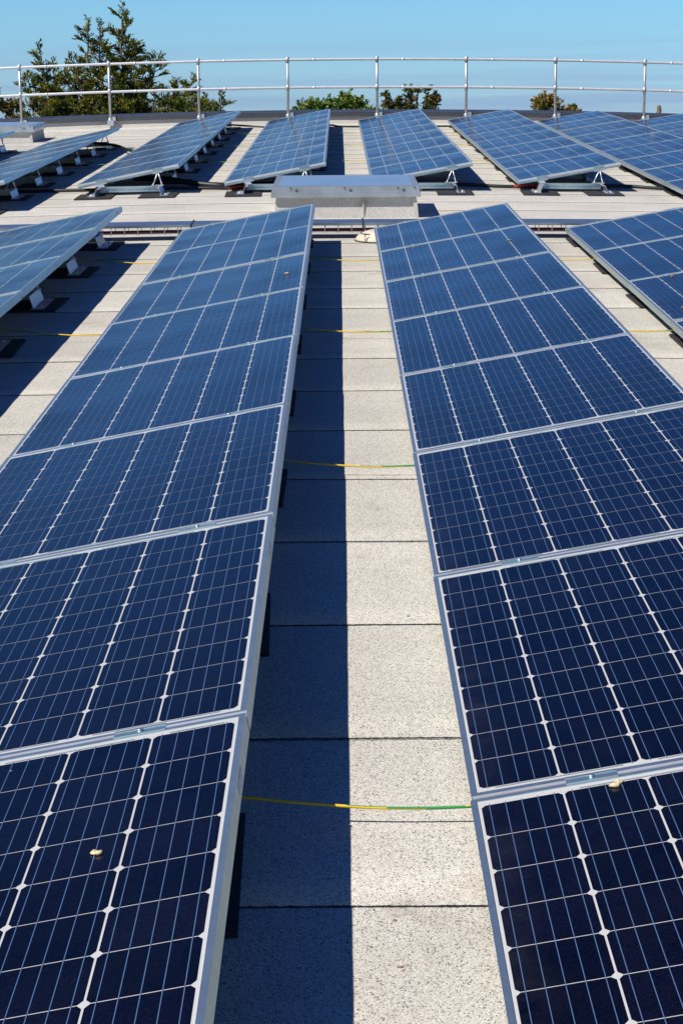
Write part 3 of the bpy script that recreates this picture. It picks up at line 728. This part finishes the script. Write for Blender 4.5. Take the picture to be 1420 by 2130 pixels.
def broadleaf(name, base, clumps, mats, label, seed, ll=.10, lw=.028, dens=1.0, sun=0.0):
    rr = random.Random(seed); cw = MB(); tk = MB(); B = Vector(base)
    zmin = min(c[2]-c[3] for c in clumps)
    tk.tube([(B.x,B.y,GZ-.1),(B.x+.1,B.y,(GZ+zmin)/2),(B.x,B.y,zmin)], [.2,.15,.09], 8)
    for (x, y, z, r_, tw) in clumps:
        c = Vector((x, y, z)); root = Vector((B.x+(x-B.x)*.3, B.y, zmin-.2))
        tk.tube([Vector((B.x,B.y,zmin-.6)), root, c-Vector((0,0,r_*.5)), c+Vector((0,0,r_*.7))], [.05,.04,.022,.008], 5, cap=False)
        for q in range(tw):
            a = rr.uniform(0,2*pi); el = rr.uniform(-.35,1.35)
            d = Vector((cos(a)*cos(el), sin(a)*cos(el), sin(el)))
            L_ = r_*rr.uniform(.45,1.15); e = c + d*L_ + Vector((0,0,.05*L_))
            s0 = c + d*L_*.2
            tk.tube([s0, e], [.006,.002], 3, cap=False)
            m = int((L_*34+8)*dens)
            for k in range(m):
                u = rr.uniform(.25,1.08); p = s0.lerp(e, u)
                dd = d*.5 + Vector((rr.uniform(-1,1), rr.uniform(-1,1), rr.uniform(-.7,.9)))
                leaf(cw, p, dd, ll*rr.uniform(.6,1.3), lw*rr.uniform(.7,1.3), rr, 0 if rr.random() > .22 else len(mats)-1)
    rt = empty(name, Matrix.Translation((B.x,B.y,GZ)), label, 'tree', 'trees beyond the parapet')
    inv_ = Matrix.Translation((-B.x,-B.y,-GZ))
    for mb, nm, mm in ((tk,'trunk',BARK),(cw,'crown',mats)):
        o = mb.build(nm, mm, rt, fix=False); o.data.transform(inv_)
    return rt

conifer('cypress_tree', (-4.9,52,0), [
    (-4.43,52.0,5.36,.62,1.2),(-4.50,52.3,4.70,.70,1.2),(-5.36,51.9,5.02,.27,1.4),(-5.02,52.2,4.50,.48,1.2),(-5.75,52.1,4.05,.50,1.2),(-5.02,51.8,4.92,.20,1.6),
    (-6.62,51.9,4.38,.26,1.6),(-6.30,52.1,3.95,.42,1.4),(-6.98,52.0,3.62,.42,1.4),(-6.6,52.2,3.6,.55,1.0),(-3.62,52.0,4.08,.40,1.8),(-3.9,51.8,3.85,.55,1.2),
    (-4.2,52.2,4.4,.62,1.2),(-2.62,52.0,3.52,.34,1.9),(-3.1,51.8,3.40,.45,1.5),(-5.6,51.6,3.7,.65,.9),(-4.8,51.6,3.8,.7,.9),(-6.1,51.7,3.5,.6,.9),(-4.1,51.6,3.5,.65,.9),(-6.9,51.8,3.1,.5,.9),(-5.2,51.5,3.2,.65,.7),
    (-5.9,51.9,3.9,.55,1.0),(-4.5,51.5,3.1,.6,.7),(-3.6,51.6,3.1,.55,.9),(-6.4,51.6,2.95,.55,.8),(-5.7,51.4,2.9,.6,.6),(-3.1,51.7,2.9,.5,.9)],
    [CYP, CYPB], 'tall dark cypress with several ragged tips behind the left of the guard rail', 11, step=.075)
conifer('conifer_tree', (-2.5,50,0), [(-2.62,50,3.12,.40,1.0),(-1.78,50,3.05,.26,1.2),(-2.2,50.1,2.95,.42,1.0),(-3.1,50,2.85,.42,1.0),(-1.95,49.9,2.75,.36,.8),(-2.8,49.9,2.85,.45,.8),(-2.4,49.8,2.9,.45,.8),(-2.0,49.7,2.6,.4,.8),(-3.2,49.8,2.6,.4,.8)],
    [LGT, LGT], 'low bright green conifer just right of the tall cypress', 12, reach=.5, brown=.1, step=.045)
broadleaf('russet_tree', (-8.2,56,0), [(-8.4,56,2.75,.42,40),(-7.95,56,2.75,.32,30),(-8.6,56.2,2.9,.4,30),(-8.1,56.1,2.3,.5,40)], [RUS, RUS], 'low russet and green tree at the left photo edge', 13)
broadleaf('leafy_tree', (.9,60,0), [(.12,60,2.72,.34,34),(.38,60.1,2.86,.26,26),(.85,60,2.88,.32,34),(1.4,60,2.98,.38,46),(1.05,60.2,2.62,.4,40),(1.75,60.1,2.82,.34,34),(.5,59.9,2.5,.4,40),(1.5,59.8,2.55,.45,46),(.0,59.9,2.45,.35,30),(.65,59.8,2.68,.32,34),(1.15,59.8,2.72,.34,36),(1.95,59.8,2.5,.36,34)],
    [DEC, DEC], 'bright green leafy tree peeping over the middle of the parapet', 14)
broadleaf('leafy_tree', (2.3,60.5,0), [(2.15,60.5,2.66,.26,26),(2.45,60.6,2.60,.24,22),(2.0,60.4,2.45,.3,26)], [DEC, DEC], 'small green treetop between the leafy tree and the bronze saplings', 15)
broadleaf('bronze_tree', (2.7,62,0), [(2.62,62,3.22,.16,16),(2.70,62,2.95,.24,24),(2.95,62.1,2.85,.24,22),(3.02,62,3.1,.14,10),(2.8,61.9,2.6,.35,34)], [DECD, DECD], 'dark upright sapling behind the rail post right of centre', 16)
broadleaf('bronze_tree', (3.4,62,0), [(3.33,62,3.36,.18,18),(3.38,62,3.08,.22,24),(3.30,62,2.82,.24,24),(3.62,62.1,3.38,.12,9),(3.52,62,2.75,.22,18)], [DECD, RUS], 'middle bronze leaved sapling right of centre', 17)
broadleaf('bronze_tree', (4.0,62,0), [(3.93,62,3.38,.15,16),(3.98,62,3.05,.24,28),(4.14,62.1,2.98,.22,20),(3.92,62,2.75,.28,28),(4.2,62,3.22,.13,10)], [DECD, RUS], 'right hand bronze leaved sapling with a narrow top', 18)
broadleaf('autumn_tree', (7.25,58,0), [(6.98,58,2.78,.30,34),(7.25,58,2.90,.28,36),(7.38,58,2.72,.32,36),(7.1,57.9,2.45,.4,40)], [AUT, DECD], 'green and orange autumn treetop over the right of the parapet', 19)
broadleaf('autumn_tree', (7.9,58.3,0), [(7.75,58.3,2.62,.20,18),(8.0,58.3,2.64,.18,18),(7.9,58.2,2.4,.3,24)], [AUT, AUT], 'small golden treetop right of the larger autumn tree', 20)
pp = MB(); pp.tube([(10.46,58,GZ-.1),(10.46,58,2.74),(10.45,58,2.80)], [.075,.062,.04], 10); pp.tube([(10.38,58,2.60),(10.54,58,2.64)], .02, 6)
o = pp.build('wooden_post', WOOD); tag(o, 'short brown wooden post top above the parapet at the far right', 'post')
